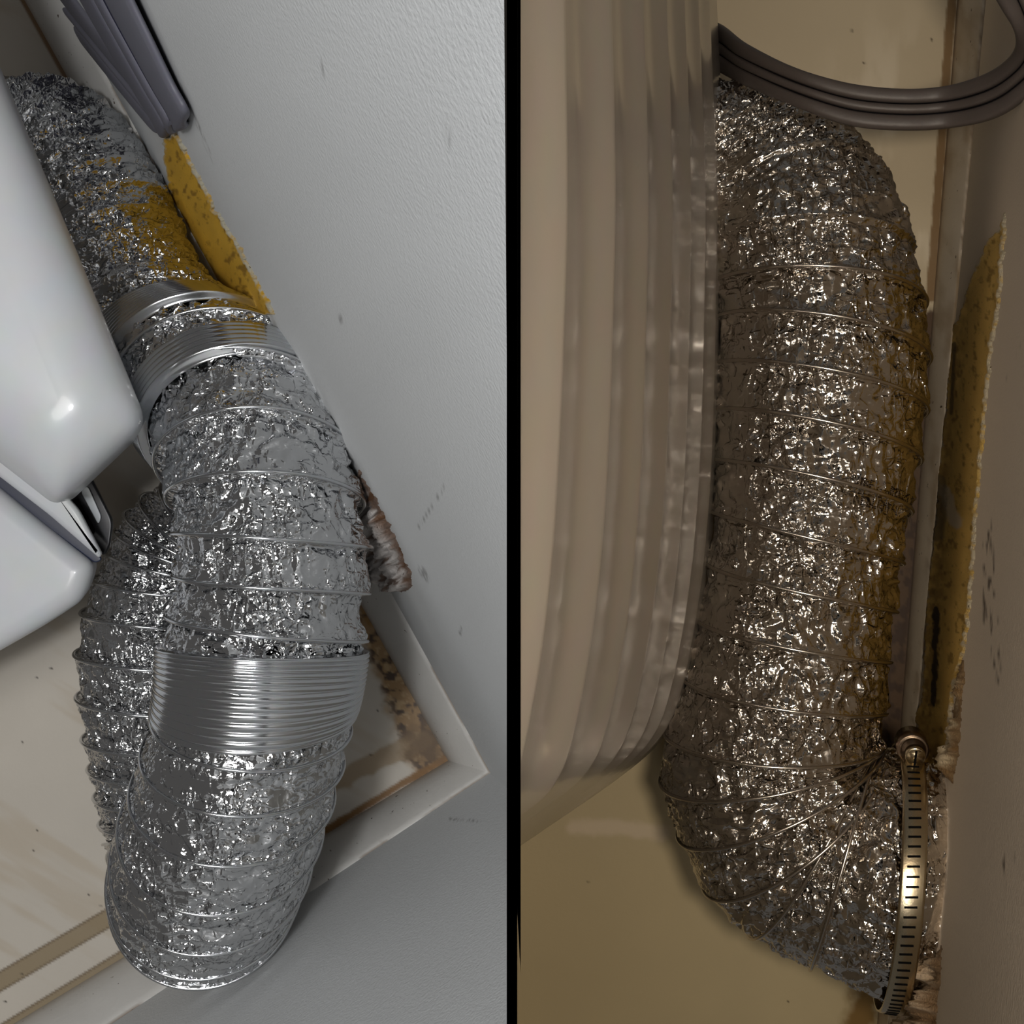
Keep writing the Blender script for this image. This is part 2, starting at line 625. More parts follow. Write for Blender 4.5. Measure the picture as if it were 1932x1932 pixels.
def col_board_R(px, py, f):
    n = fbm(px / 60, py / 60, 0.3, 83)
    c = np.broadcast_to(lin((196, 184, 166)), px.shape + (3,)).copy() * (0.88 + 0.24 * n)[..., None]
    n2 = fbm(px / 8, py / 14, 0.3, 87)
    c = mixc(c, (92, 72, 50), smooth(0.9, 1.0, f + 0.25 * (n2 - 0.5)) * 0.8)
    c = mixc(c, (96, 70, 42), smooth(0.58, 0.66, n2) * smooth(900, 1200, py) * smooth(0.4, 0.8, f) * 0.6)
    c = mixc(c, (150, 128, 98), smooth(0.45, 0.7, fbm(px / 16, py / 50, 0.3, 89)) * 0.6)
    c = mixc(c, (98, 72, 46), (1 - smooth(0.03, 0.1, f + 0.08 * (n2 - .5))) * 0.8)
    return c


board('baseboard_right', ext(R_IN, -0.15, 1.15), ext(R_OUT, -0.15, 1.15), col_board_R, 'chipped off-white baseboard, right gap')


def col_wall_R(px, py):
    n = fbm(px / 160, py / 160, 0.3, 93)
    c = np.broadcast_to(lin((226, 214, 198)), px.shape + (3,)).copy() * (0.95 + 0.1 * n)[..., None]
    n3 = fbm(px / 5, py / 22, 0.3, 97)
    for pts, wd in (([(1925, 640), (1912, 690), (1900, 720)], 2.5), ([(1862, 980), (1872, 1120), (1884, 1330)], 7), ([(1905, 1590), (1925, 1640)], 2), ([(1858, 1020), (1860, 1200)], 4), ([(1893, 1620), (1900, 1680)], 2)):
        d = seg_dist(px, py, pts)
        c = mixc(c, (70, 58, 48), (1 - smooth(wd * .6, wd * 1.6 + 1, d)) * smooth(0.55, 0.66, n3) * 0.85)
    return c


wall_mesh('wall_right', WR, 0.95, 0, LIM, 0.70, col_wall_R, 'taupe painted wall with a torn yellow patch, right gap', start=-0.16)
wall_back = bpy.data.objects['wall_back']
wall_right = bpy.data.objects['wall_right']


def patch(name, pl, pts, hfn, colfn, mat, parent, step=2.0, jag=5.0, label=None, sm=False):
    xs = np.arange(min(p[0] for p in pts) - 8, max(p[0] for p in pts) + 8, step)
    ys = np.arange(min(p[1] for p in pts) - 8, max(p[1] for p in pts) + 8, step)
    X, Y = np.meshgrid(xs, ys, indexing='ij')
    jx = X + jag * (fbm(X / 9, Y / 9, 0.1, 101) - 0.5) * 2
    jy = Y + jag * (fbm(X / 9, Y / 9, 0.9, 107) - 0.5) * 2
    ins = inside(jx, jy, pts)
    d = seg_dist(jx, jy, pts, True) * np.where(ins, 1, -1)
    hgt = hfn(X, Y, d)
    V = pl.hit(X, Y, np.maximum(hgt, 0.00015))
    out = d < 0
    V0 = pl.hit(X, Y, np.full(X.shape, -0.0008))
    V[out] = V0[out]
    f = grid_faces(len(xs), len(ys))
    keep = ins.ravel()[f].any(axis=1)
    f = f[keep]
    used = np.unique(f)
    remap = -np.ones(X.size, int)
    remap[used] = np.arange(len(used))
    o = mesh_np(name, V.reshape(-1, 3)[used], remap[f], mat, smooth_sh=sm, col=colfn(X, Y, d).reshape(-1, 3)[used])
    o.parent = parent
    if label:
        o['label'] = label
    return o


def h_torn(X, Y, d):
    rim = 0.0007 * np.exp(-((d - 3) / 3.0) ** 2)
    return 0.0003 + rim + 0.0006 * fbm(X / 16, Y / 30, 0.2, 111)


def c_torn(base, pale, dark):
    def fn(X, Y, d):
        n = fbm(X / 26, Y / 50, 0.4, 121)
        n2 = fbm(X / 7, Y / 12, 0.4, 127)
        c = np.broadcast_to(lin(base), X.shape + (3,)).copy() * (0.75 + 0.5 * n)[..., None]
        c = mixc(c, dark, smooth(0.56, 0.7, n2) * 0.7)
        c = mixc(c, pale, (1 - smooth(2.0, 5.0, np.abs(d))) * smooth(0.35, 0.55, n2))
        return c
    return fn


patch('torn_drywall', WA, [(310, 262), (330, 250), (342, 262), (360, 300), (385, 350), (405, 393), (420, 412), (430, 430), (445, 450), (462, 484), (492, 540), (520, 592), (450, 600), (405, 570), (380, 520), (362, 478), (345, 432), (330, 392), (318, 350), (310, 300)],
      h_torn, c_torn((214, 168, 56), (196, 190, 170), (112, 78, 20)), M_torn, wall_back, label='bare yellow-brown paper where the paint is torn off')
TR = [(1899, 402), (1882, 440), (1864, 456), (1850, 490), (1834, 520), (1822, 560), (1812, 600), (1795, 622), (1789, 680), (1788, 760), (1782, 810), (1774, 860), (1772, 900), (1768, 980), (1762, 1040), (1752, 1100), (1748, 1180), (1745, 1260), (1740, 1330), (1725, 1352), (1735, 1372), (1727, 1395), (1735, 1430), (1790, 1440), (1795, 1360), (1803, 1290), (1818, 1240), (1828, 1180), (1836, 1070), (1845, 950), (1850, 900), (1858, 800), (1867, 720), (1873, 650), (1885, 600), (1892, 500), (1898, 440)]


def c_tornR(X, Y, d):
    c = c_torn((216, 182, 104), (206, 196, 172), (124, 96, 44))(X, Y, d)
    n2 = fbm(X / 8, Y / 14, 0.4, 131)
    e = np.interp(Y, [560, 800, 1000, 1200, 1400], [1830, 1800, 1790, 1775, 1760])
    c = mixc(c, (128, 96, 40), (1 - smooth(-10, 14, X - e)) * 0.55 * smooth(0.3, 0.6, n2))
    c = mixc(c, (58, 44, 26), (1 - smooth(2, 5, seg_dist(X, Y, [(1802, 650), (1800, 720), (1796, 780)]) + 6 * (n2 - .5))) * 0.8)
    c = mixc(c, (44, 28, 14), 1 - smooth(4, 7, seg_dist(X, Y, [(1768, 1150), (1768, 1190), (1766, 1240), (1764, 1300), (1760, 1330)]) + 14 * (n2 - .5)))
    c = mixc(c, (206, 192, 166), (1 - smooth(6, 16, seg_dist(X, Y, [(1785, 930), (1795, 960), (1806, 985)]) + 18 * (n2 - .5))))
    c = mixc(c, (86, 76, 60), (1 - smooth(6, 14, seg_dist(X, Y, [(1775, 905), (1778, 960), (1770, 1010)]) + 18 * (n2 - .5))) * 0.7)
    return c


patch('torn_drywall', WR, TR, h_torn, c_tornR, M_torn, wall_right, label='long bare yellow paper patch where the paint is torn off')


def h_lump(a):
    def fn(X, Y, d):
        n = fbm(X / 13, Y / 20, 0.3, 141, 5)
        n2 = np.abs(fbm(X / 7, Y / 11, 0.8, 147) - 0.5) * 2
        return smooth(0, 9, d) * a * (0.05 + 1.3 * smooth(0.3, 0.7, n) - 0.45 * n2) + 0.0004
    return fn


def c_plaster(base, brown):
    def fn(X, Y, d):
        n = fbm(X / 11, Y / 18, 0.4, 151)
        c = np.broadcast_to(lin(base), X.shape + (3,)).copy() * (0.85 + 0.3 * n)[..., None]
        c = mixc(c, brown, (1 - smooth(3, 9, d + 10 * (n - 0.5))) * 0.85)
        c = mixc(c, brown, smooth(0.54, 0.62, fbm(X / 9, Y / 14, 0.4, 157)) * 0.85)
        return c
    return fn


patch('plaster_patch', WA, [(676, 885), (700, 925), (733, 982), (738, 1000), (756, 1035), (764, 1060), (776, 1075), (778, 1105), (765, 1116), (745, 1112), (720, 1112), (695, 1108), (682, 1060), (672, 1000), (668, 940)],
      h_lump(0.0065), c_plaster((206, 200, 196), (96, 62, 32)), M_plaster, wall_back, step=2, sm=True, label='lumpy white plaster with rusty edges beside the duct')
patch('plaster_patch', WR, [(1818, 1240), (1808, 1300), (1800, 1340), (1794, 1390), (1780, 1420), (1782, 1450), (1796, 1480), (1806, 1440), (1812, 1390), (1814, 1330), (1822, 1280)],
      h_lump(0.005), c_plaster((196, 180, 150), (120, 90, 50)), M_plaster, wall_right, step=2, sm=True, label='narrow ridge of pale plaster above the clamp')
patch('plaster_patch', WR, [(1776, 1780), (1750, 1835), (1722, 1862), (1700, 1880), (1690, 1945), (1764, 1950), (1770, 1880), (1776, 1840)],
      h_lump(0.009), c_plaster((196, 176, 150), (112, 84, 50)), M_plaster, wall_right, step=2, sm=True, label='lumpy pinkish plaster below the clamp')


# ------------------------------------------------------------------ foil ducts
class Tube:
    """a duct given by its two side edges, its height and the running count of its wire turns"""

    def __init__(self, rings, skew=1.0):
        r = np.array(rings, float)
        n = len(r)
        L = np.array([P(a[0], a[1], a[4]) for a in r])
        R = np.array([P(a[2], a[3], a[4]) for a in r])
        self.n = n
        self.C = (L + R) / 2
        self.A = (R - L) / 2
        self.ph = r[:, 5]
        self.cr = r[:, 6]
        self.skew = skew

    def cat(self, arr, s):
        n = self.n
        s = np.clip(s, 0, n - 1 - 1e-6)
        i = np.floor(s).astype(int)
        f = s - i
        g = lambda k: arr[np.clip(k, 0, n - 1)]
        p0, p1, p2, p3 = g(i - 1), g(i), g(i + 1), g(i + 2)
        if arr.ndim > 1:
            f = f[..., None]
        return 0.5 * ((2 * p1) + (-p0 + p2) * f + (2 * p0 - 5 * p1 + 4 * p2 - p3) * f ** 2 + (-p0 + 3 * p1 - 3 * p2 + p3) * f ** 3)

    def frame(self, s):
        c = self.cat(self.C, s)
        a = self.cat(self.A, s)
        t = self.cat(self.C, np.minimum(s + 0.35, self.n - 1)) - self.cat(self.C, np.maximum(s - 0.35, 0))
        b = np.cross(t, a)
        b /= np.linalg.norm(b, axis=-1, keepdims=True) + 1e-12
        b *= np.linalg.norm(a, axis=-1, keepdims=True)
        return c, a, b

    def arclen(self):
        s = np.linspace(0, self.n - 1, 4000)
        c, a, b = self.frame(s)
        # length along the outer of the two edges so that fans stay dense
        e1 = np.linalg.norm(np.diff(c + a, axis=0), axis=1)
        e2 = np.linalg.norm(np.diff(c - a, axis=0), axis=1)
        e3 = np.linalg.norm(np.diff(c + b, axis=0), axis=1)
        return s, np.concatenate([[0], np.cumsum(np.maximum(np.maximum(e1, e2), e3))])

    def surf(self, s, th, dr):
        c, a, b = self.frame(s)
        r = np.linalg.norm(a, axis=-1)[:, None]
        k = 1 + dr / r
        return c[:, None, :] + (a[:, None, :] * np.cos(th)[None, :, None] + b[:, None, :] * np.sin(th)[None, :, None]) * k[..., None]

    def foil(self, s, th, seed, sag=0.0040, crump=0.00055, ridge=0.0011):
        n, m = len(s), len(th)
        base = self.surf(s, th, np.zeros((n, m)))
        ph = np.interp(s, np.arange(self.n), self.ph)
        q = ph[:, None] + self.skew * th[None, :] / (2 * math.pi)
        fr = q - np.floor(q)
        dd = np.minimum(fr, 1 - fr)
        # local pitch in metres
        _, al = self.arclen()
        ss = np.linspace(0, self.n - 1, 4000)
        dph = np.gradient(np.interp(ss, np.arange(self.n), self.ph)) / np.maximum(np.gradient(al), 1e-9)
        pitch = 1.0 / np.maximum(np.interp(s, ss, dph), 8)
        pf = np.clip(pitch / 0.026, 0.12, 1.0)[:, None]
        body = -(0.72 * (1 - fr) ** 1.6 + 0.28 * np.sin(math.pi * fr)) * sag * pf ** 0.6
        body = np.where(fr < 0.04, body * fr / 0.04, body)
        rd = ridge * np.exp(-(dd * pitch[:, None] / 0.0009) ** 2)
        # crumple: folded plane waves in warped space
        rg = np.random.RandomState(seed)
        X, Y, Z = base[..., 0], base[..., 1], base[..., 2]
        wx = vnoise(X * 70, Y * 70, Z * 70, seed) - 0.5
        wy = vnoise(X * 70 + 31, Y * 70, Z * 70, seed + 1) - 0.5
        h = np.zeros((n, m))
        for i in range(7):
            d = rg.normal(size=3)
            d /= np.linalg.norm(d)
            lam = 0.022 * (0.80 ** i) * rg.uniform(0.8, 1.2)
            wv = tri((X * d[0] + Y * d[1] + Z * d[2]) / lam + 1.4 * wx + 1.1 * wy * (-1) ** i + rg.uniform())
            amp = vnoise(X * 45 + i * 7, Y * 45, Z * 45, seed + 5 + i)
            h += wv * lam * 0.085 * smooth(0.25, 0.8, amp)
        # pleats running off each wire turn
        pl = tri(th[None, :] * 26 / math.pi + 3.5 * wx + 1.5 * np.floor(q)) * np.exp(-(fr / 0.42) ** 2)
        pl2 = tri(th[None, :] * 41 / math.pi + 5 * wy + 0.7 * np.floor(q)) * np.exp(-((1 - fr) / 0.28) ** 2)
        c = np.interp(s, np.arange(self.n), self.cr)[:, None]
        # tight creases along the turns where the duct is bunched up
        cr = tri(q * 4.0 + 1.6 * wx * 2) * 0.0011 + tri(q * 9.0 + 3.0 * wy) * 0.0005
        edge = smooth(0.03, 0.12, dd)
        dr = body + rd + (h * (crump / 0.00055) + (pl * 0.00055 + pl2 * 0.0004) * np.minimum(pf * 1.3, 1) + cr * c) * edge
        return self.surf(s, th, dr)


def duct_skin(name, tube, seed, mat, parent, s0, s1, ds=0.0011, m=300, **kw):
    ss, al = tube.arclen()
    a0, a1 = np.interp([s0, s1], ss, al)
    n = int((a1 - a0) / ds)
    s = np.interp(np.linspace(a0, a1, n), al, ss)
    th = np.linspace(0, 2 * math.pi, m, endpoint=False)
    th = th + 0.0
    V = tube.foil(s, th, seed, **kw)
    o = mesh_np(name, V, grid_faces(n, m, True), mat)
    return o


def wire_coil(tube, mat, s0, s1, rad=0.00105, lift=0.0006):
    """the spring wire that shows as a thin raised line on every turn"""
    ph = lambda s: np.interp(s, np.arange(tube.n), tube.ph)
    p0, p1 = ph(s0), ph(s1)
    turns = []
    ks = np.arange(math.ceil(p0), math.floor(p1) + 1)
    tot = np.linspace(0, 1, 0)
    # one continuous helix: ph(s) = k - skew*theta/2pi
    T = np.arange(0, (len(ks) - 1), 1 / 90.0)
    th = (-T * 2 * math.pi * np.sign(tube.skew))
    target = ks[0] + T
    si = np.interp(target, tube.ph, np.arange(tube.n))
    c, a, b = tube.frame(si)
    r = np.linalg.norm(a, axis=-1)[:, None]
    dirv = (a * np.cos(th)[:, None] + b * np.sin(th)[:, None])
    pts = c + dirv * (1 + lift / r)
    nrm = dirv / np.linalg.norm(dirv, axis=-1, keepdims=True)
    tan = np.gradient(pts, axis=0)
    tan /= np.linalg.norm(tan, axis=-1, keepdims=True)
    bi = np.cross(tan, nrm)
    k = 6
    ang = np.linspace(0, 2 * math.pi, k, endpoint=False)
    V = pts[:, None, :] + rad * (nrm[:, None, :] * np.cos(ang)[None, :, None] + bi[:, None, :] * np.sin(ang)[None, :, None])
    return mesh_np('wire_coil', V, grid_faces(len(T), k, True), mat, smooth_sh=True)


def pleat_band(tube, s0, s1, turns, mat, lift=0.0012, amp=0.0010, m=260, label=None):
    n = turns * 10
    s = np.linspace(s0, s1, n)
    th = np.linspace(0, 2 * math.pi, m, endpoint=False)
    t = np.linspace(0, turns, n)[:, None]
    q = t + th[None, :] / (2 * math.pi)
    wob = vnoise(np.cos(th) * 3, np.sin(th) * 3, 0.5, 5)[None, :]
    dr = lift + amp * np.abs(np.sin(math.pi * q)) ** 0.7 + 0.0006 * (wob - 0.5)
    end = smooth(0, 0.8, np.minimum(t, turns - t))
    dr = dr * end - 0.003 * (1 - end)
    V = tube.surf(s, th, dr)
    o = mesh_np('pleated_band', V, grid_faces(n, m, True), mat, smooth_sh=True)
    if label:
        o['label'] = label
    return o


#         Lx    Ly    Rx    Ry     z   turns crease
RA = [(-150, 430, -150, 160, .060, 0, .9),
      (-20, 440, -10, 148, .060, 2.6, .9),
      (30, 430, 120, 150, .060, 4.6, .9),
      (40, 450, 210, 198, .065, 6.4, .9),
      (50, 490, 283, 300, .070, 8.6, .8),
      (75, 570, 335, 405, .078, 10.8, .8),
      (110, 650, 388, 510, .090, 13.0, .7),
      (180, 745, 490, 600, .118, 14.4, .4),
      (235, 815, 590, 665, .155, 15.6, .15),
      (285, 870, 650, 760, .188, 16.9, .1),
      (315, 935, 672, 870, .205, 18.2, .1),
      (328, 1010, 690, 985, .212, 19.5, .1),
      (333, 1080, 702, 1075, .212, 20.5, .1),
      (322, 1145, 688, 1155, .212, 21.4, .1),
      (305, 1215, 690, 1230, .212, 22.2, .1),
      (300, 1300, 678, 1315, .212, 23.0, .1),
      (280, 1380, 656, 1400, .205, 24.2, .15),
      (255, 1460, 640, 1475, .195, 25.4, .15),
      (228, 1540, 615, 1555, .178, 26.6, .1),
      (210, 1615, 590, 1625, .152, 27.8, .1),
      (204, 1665, 570, 1662, .124, 29.0, .1),
      (212, 1690, 555, 1672, .095, 30.6, .1),
      (212, 1660, 525, 1650, .068, 32.6, .3),
      (200, 1590, 480, 1590, .055, 34.6, .6),
      (182, 1490, 455, 1490, .053, 36.6, .5),
      (160, 1380, 440, 1380, .053, 38.6, .2),
      (147, 1250, 430, 1250, .053, 40.2, .15),
      (165, 1130, 440, 1140, .053, 41.8, .15),
      (200, 1050, 450, 1100, .053, 43.2, .4),
      (245, 960, 480, 1090, .053, 45.6, .8),
      (330, 900, 520, 1100, .055, 47.8, .9),
      (450, 860, 560, 1120, .058, 50.0, .9),
      (580, 860, 620, 1130, .062, 52.0, .9),
      (640, 880, 690, 1120, .066, 53.0, .9)]
tubeA = Tube(RA)
ductA = empty('foil_duct', tuple(P(480, 1300, 0)), 'long kinked silver foil duct doubled back on itself, with a bunched shiny band', 'duct')
o = duct_skin('foil_skin', tubeA, 5, M_foilA, None, 0, len(RA) - 1, ds=0.00115, m=270, sag=0.0058, crump=0.00048)
adopt(o, ductA)
adopt(wire_coil(tubeA, M_coil, 7.3, len(RA) - 1.2), ductA)
adopt(pleat_band(tubeA, 13.95, 15.45, 14, M_coil, label='tight shiny coil band low on the near bend'), ductA)
adopt(pleat_band(tubeA, 8.45, 8.95, 7, M_coil), ductA)
adopt(pleat_band(tubeA, 6.95, 7.75, 11, M_coil), ductA)

RB = [(1060, 540, 1150, 180, .130, 0, .8),
      (1180, 500, 1330, 160, .145, 1.7, .8),
      (1255, 455, 1475, 195, .160, 3.2, .8),
      (1285, 440, 1590, 258, .175, 4.4, .9),
      (1305, 450, 1662, 338, .190, 5.5, .9),
      (1325, 480, 1706, 432, .200, 6.5, .5),
      (1342, 535, 1730, 535, .207, 7.5, .2),
      (1350, 600, 1744, 642, .210, 8.5, .1),
      (1350, 695, 1742, 752, .210, 9.6, .1),
      (1348, 810, 1729, 870, .210, 10.9, .1),
      (1345, 945, 1706, 1000, .210, 12.3, .1),
      (1336, 1065, 1690, 1110, .210, 13.5, .1),
      (1312, 1190, 1676, 1218, .210, 14.7, .1),
      (1283, 1300, 1666, 1312, .208, 15.7, .1),
      (1252, 1395, 1660, 1388, .205, 16.6, .15),
      (1250, 1492, 1659, 1396, .198, 17.6, .2),
      (1286, 1595, 1659, 1400, .188, 18.6, .25),
      (1336, 1690, 1660, 1403, .178, 19.6, .25),
      (1420, 1768, 1662, 1406, .168, 20.6, .25),
      (1530, 1822, 1664, 1408, .160, 21.5, .25),
      (1636, 1862, 1668, 1409, .156, 22.3, .3),
      (1662, 1880, 1690, 1412, .154, 22.6, .3),
      (1700, 1868, 1732, 1418, .152, 22.75, 1.5),
      (1742, 1838, 1778, 1448, .150, 22.9, 1.8)]
RB = [r[:4] + (float(np.interp(i, [0, 5, 10, 15, 18, 20, 23], [.11, .165, .175, .172, .174, .186, .190])),) + r[5:] for i, r in enumerate(RB)]
tubeB = Tube(RB)
ductB = empty('foil_duct', tuple(P(1520, 1000, 0)), 'straight silver foil duct bending into the wall under a steel clamp', 'duct')
o = duct_skin('foil_skin', tubeB, 23, M_foilB, None, 0, len(RB) - 1, ds=0.0011, m=340, sag=0.0034, crump=0.00048)
adopt(o, ductB)
adopt(wire_coil(tubeB, mat_plain('warm_coil', (200, 192, 182), rough=0.22, metal=1.0), 4.6, 20.6, rad=0.0011), ductB)

# ink print on the second duct: dot-matrix letters as they can be made out
FONT = {'F': ["111", "100", "110", "100", "100"], 'L': ["100", "100", "100", "100", "111"], 'A': ["010", "101", "111", "101", "101"],
        'M': ["101", "111", "101", "101", "101"], 'N': ["110", "101", "101", "101", "101"], 'Z': ["111", "001", "010", "100", "111"],
        'E': ["111", "100", "110", "100", "111"], 'K': ["101", "101", "110", "101", "101"], 'C': ["111", "100", "100", "100", "111"],
        'H': ["101", "101", "111", "101", "101"], 'R': ["110", "101", "110", "101", "101"], '.': ["000", "000", "000", "000", "010"],
        ' ': ["000"] * 5, 'I': ["010"] * 5, '-': ["000", "000", "111", "000", "000"], 'U': ["101", "101", "101", "101", "111"]}
quads = []


def print_line(tube, text, s0, th0, dth=-0.0165, ds=0.024, slope=0.0):
    dots = []
    x = 0
    for chx in text:
        g = FONT[chx]
        for r in range(5):
            for c in range(3):
                if g[r][c] == '1':
                    dots.append((x + c, r))
        x += 4
    s = np.array([s0 + r * ds + slope * c for c, r in dots])
    t = np.array([th0 + c * dth for c, r in dots])
    c_, a, b = tube.frame(s)
    rr = np.linalg.norm(a, axis=-1)[:, None]
    dv = a * np.cos(t)[:, None] + b * np.sin(t)[:, None]
    p = c_ + dv * (1 + 0.0002 / rr)
    nv = dv / np.linalg.norm(dv, axis=-1, keepdims=True)
    tx = -a * np.sin(t)[:, None] + b * np.cos(t)[:, None]
    tx /= np.linalg.norm(tx, axis=-1, keepdims=True)
    ty = np.cross(nv, tx)
    h = 0.00038
    for i in range(len(p)):
        quads.append([p[i] + (sx * tx[i] + sy * ty[i]) * h for sx, sy in ((-1, -1), (1, -1), (1, 1), (-1, 1))])


print_line(tubeB, 'HRF AMNZEK.F C L', 9.52, 1.36, slope=0.0012)
print_line(tubeB, 'FLL MF-L. I FH.U', 9.74, 1.30, slope=0.0012)
print_line(tubeB, 'HEN', 6.6, 0.75, slope=0.0012)
qv = np.array(quads).reshape(-1, 3)
o = mesh_np('ink_print', qv, np.arange(len(qv)).reshape(-1, 4), M_ink)
o['label'] = 'black dotted ink print on the foil'
o['kind'] = 'stuff'
adopt(o, ductB)

# ------------------------------------------------------------------ hose clamp
S_CL = 21.75
c_, a_, b_ = tubeB.frame(np.array([S_CL]))
cc = np.array(P(1693, 1652, 0.189))
T_ = np.array(P(1715, 1412, 0.189))
B_ = np.array(P(1673, 1882, 0.189))
av = (T_ - B_) / 2
bv = np.array((-0.0130, 0.0, 0.066))
ax = np.cross(av, bv)
ax /= np.linalg.norm(ax)
if ax[0] < 0:
    ax = -ax
clamp = empty('hose_clamp', tuple(cc), 'stainless worm-drive hose clamp round the duct end at the wall', 'clamp')


def ringpt(th, off, rad=0.0):
    d = av * math.cos(th) + bv * math.sin(th)
    n = d / np.linalg.norm(d)
    return cc + d + n * rad + ax * off, n


BW = 0.0061
sec = [(-BW, 0.0016), (-BW, 0.0026), (-BW * .8, 0.0030), (BW * .8, 0.0030), (BW, 0.0026), (BW, 0.0016)]
N_ = 160
V = np.zeros((N_, len(sec), 3))
for i in range(N_):
    for j, (off, rad) in enumerate(sec):
        V[i, j] = ringpt(2 * math.pi * i / N_, off, rad)[0]
f = grid_faces(len(sec), N_, True)
V2 = V.transpose(1, 0, 2)
o = mesh_np('band', V2, f, M_steel)
adopt(o, clamp)
# slots pressed across the band
bm = bmesh.new()
bmesh.ops.create_cube(bm, size=1)
bmesh.ops.scale(bm, vec=(0.0062, 0.0011, 0.0004), verts=bm.verts)
bmesh.ops.bevel(bm, geom=bm.edges[:], offset=0.00012, segments=1, affect='EDGES')
slot_me = bpy.data.meshes.new('slot')
bm.to_mesh(slot_me)
bm.free()
slot_me.materials.append(M_hole)
for k in range(40):
    th = math.radians(24 + k * 3.95)
    p, n = ringpt(th, -0.0002, 0.0031)
    t = -av * math.sin(th) + bv * math.cos(th)
    t /= np.linalg.norm(t)
    xax = ax + t * (-0.14)
    xax /= np.linalg.norm(xax)
    yax = np.cross(n, xax)
    Mx = Matrix(((xax[0], yax[0], n[0], p[0]), (xax[1], yax[1], n[1], p[1]), (xax[2], yax[2], n[2], p[2]), (0, 0, 0, 1)))
    so = bpy.data.objects.new('slot', slot_me)
    C.objects.link(so)
    so.parent = clamp
    so.matrix_local = Matrix.Translation(-clamp.location) @ Mx


def frame_at(th, off, rad):
    p, n = ringpt(th, off, rad)
    t = -av * math.sin(th) + bv * math.cos(th)
    t = t - n * np.dot(t, n)
    t /= np.linalg.norm(t)
    x = np.cross(t, n)
    return Matrix(((x[0], t[0], n[0], p[0]), (x[1], t[1], n[1], p[1]), (x[2], t[2], n[2], p[2]), (0, 0, 0, 1)))


# screw housing, a rounded barrel lying along the band
bm = bmesh.new()
bmesh.ops.create_cone(bm, cap_ends=True, segments=28, radius1=0.0082, radius2=0.0082, depth=0.020, matrix=Matrix.Rotation(math.pi / 2, 4, 'X'))
bmesh.ops.bevel(bm, geom=[e for e in bm.edges if len(e.link_faces) == 2 and e.calc_face_angle(0) > 1.0], offset=0.002, segments=4, affect='EDGES')
bmesh.ops.transform(bm, matrix=frame_at(math.radians(9), 0, 0.006), verts=bm.verts)
me = bpy.data.meshes.new('screw_housing')
bm.to_mesh(me)
bm.free()
for p in me.polygons:
    p.use_smooth = True
adopt(link('screw_housing', me, M_screw), clamp)
bm = bmesh.new()
bmesh.ops.create_cone(bm, cap_ends=True, segments=24, radius1=0.0052, radius2=0.0052, depth=0.006, matrix=Matrix.Rotation(math.pi / 2, 4, 'X'))
bmesh.ops.bevel(bm, geom=[e for e in bm.edges if e.calc_face_angle(0) > 1.0], offset=0.0007, segments=3, affect='EDGES')
FS = frame_at(math.radians(19), 0.0008, 0.0062)
bmesh.ops.transform(bm, matrix=FS, verts=bm.verts)
me = bpy.data.meshes.new('screw_head')
bm.to_mesh(me)
bm.free()
for p in me.polygons:
    p.use_smooth = True
sh = adopt(link('screw_head', me, M_steel), clamp)
bm = bmesh.new()
bmesh.ops.create_cube(bm, size=1)
bmesh.ops.scale(bm, vec=(0.0012, 0.0008, 0.0082), verts=bm.verts)
bmesh.ops.translate(bm, vec=(0, 0.0031, 0), verts=bm.verts)
bmesh.ops.bevel(bm, geom=bm.edges[:], offset=0.00015, segments=1, affect='EDGES')
bmesh.ops.transform(bm, matrix=FS, verts=bm.verts)
me = bpy.data.meshes.new('drive_slot')
bm.to_mesh(me)
bm.free()
o = link('drive_slot', me, M_hole)
o.parent = sh


# ------------------------------------------------------------------ appliance cords
def ribbon(name, edges, thick, lobes, mat, gmat, label, cat, root_px, g=0.014):
    """flat moulded cord: edges = (ax, ay, bx, by, z) pairs along its run"""
    e = np.array(edges, float)
    A = np.array([P(r[0], r[1], r[4]) for r in e])
    B = np.array([P(r[2], r[3], r[5] if len(r) > 5 else r[4]) for r in e])
    n = len(e)
    S = np.linspace(0, n - 1, n * 14)

    def cat_(arr):
        i = np.clip(np.floor(S).astype(int), 0, n - 2)
        f_ = (S - i)[:, None]
        g = lambda k: arr[np.clip(k, 0, n - 1)]
        p0, p1, p2, p3 = g(i - 1), g(i), g(i + 1), g(i + 2)
        return 0.5 * ((2 * p1) + (-p0 + p2) * f_ + (2 * p0 - 5 * p1 + 4 * p2 - p3) * f_ ** 2 + (-p0 + 3 * p1 - 3 * p2 + p3) * f_ ** 3)
    a, b = cat_(A), cat_(B)
    t = np.gradient((a + b) / 2, axis=0)
    w_ = b - a
    nn = np.cross(t, w_)
    nn /= np.linalg.norm(nn, axis=-1, keepdims=True) + 1e-12
    root = empty(name, tuple(P(root_px[0], root_px[1], 0)), label, cat)
    lo = 0
    for li in range(len(lobes) - 1):
        v0, v1 = lobes[li], lobes[li + 1]
        k = 18
        V = np.zeros((len(S), k, 3))
        for j in range(k):
            an = 2 * math.pi * j / k
            ca, sa = math.cos(an), math.sin(an)
            cx = np.sign(ca) * abs(ca) ** 0.75
            sx = np.sign(sa) * abs(sa) ** 0.75
            v = (v0 + v1) / 2 + cx * ((v1 - v0) / 2 - g)
            V[:, j] = a + w_ * v + nn * (thick * sx)
        o = mesh_np('conductor', V, np.concatenate([grid_faces(len(S), k, True)]), mat, smooth_sh=True)
        adopt(o, root)
    # thin web joining the conductors
    V = np.zeros((len(S), 4, 3))
    for j, (v, h_) in enumerate(((0.08, 1), (0.92, 1), (0.92, -1), (0.08, -1))):
        V[:, j] = a + w_ * v + nn * (thick * 0.25 * h_)
    adopt(mesh_np('web', V, grid_faces(len(S), 4, True), gmat), root)
    return root


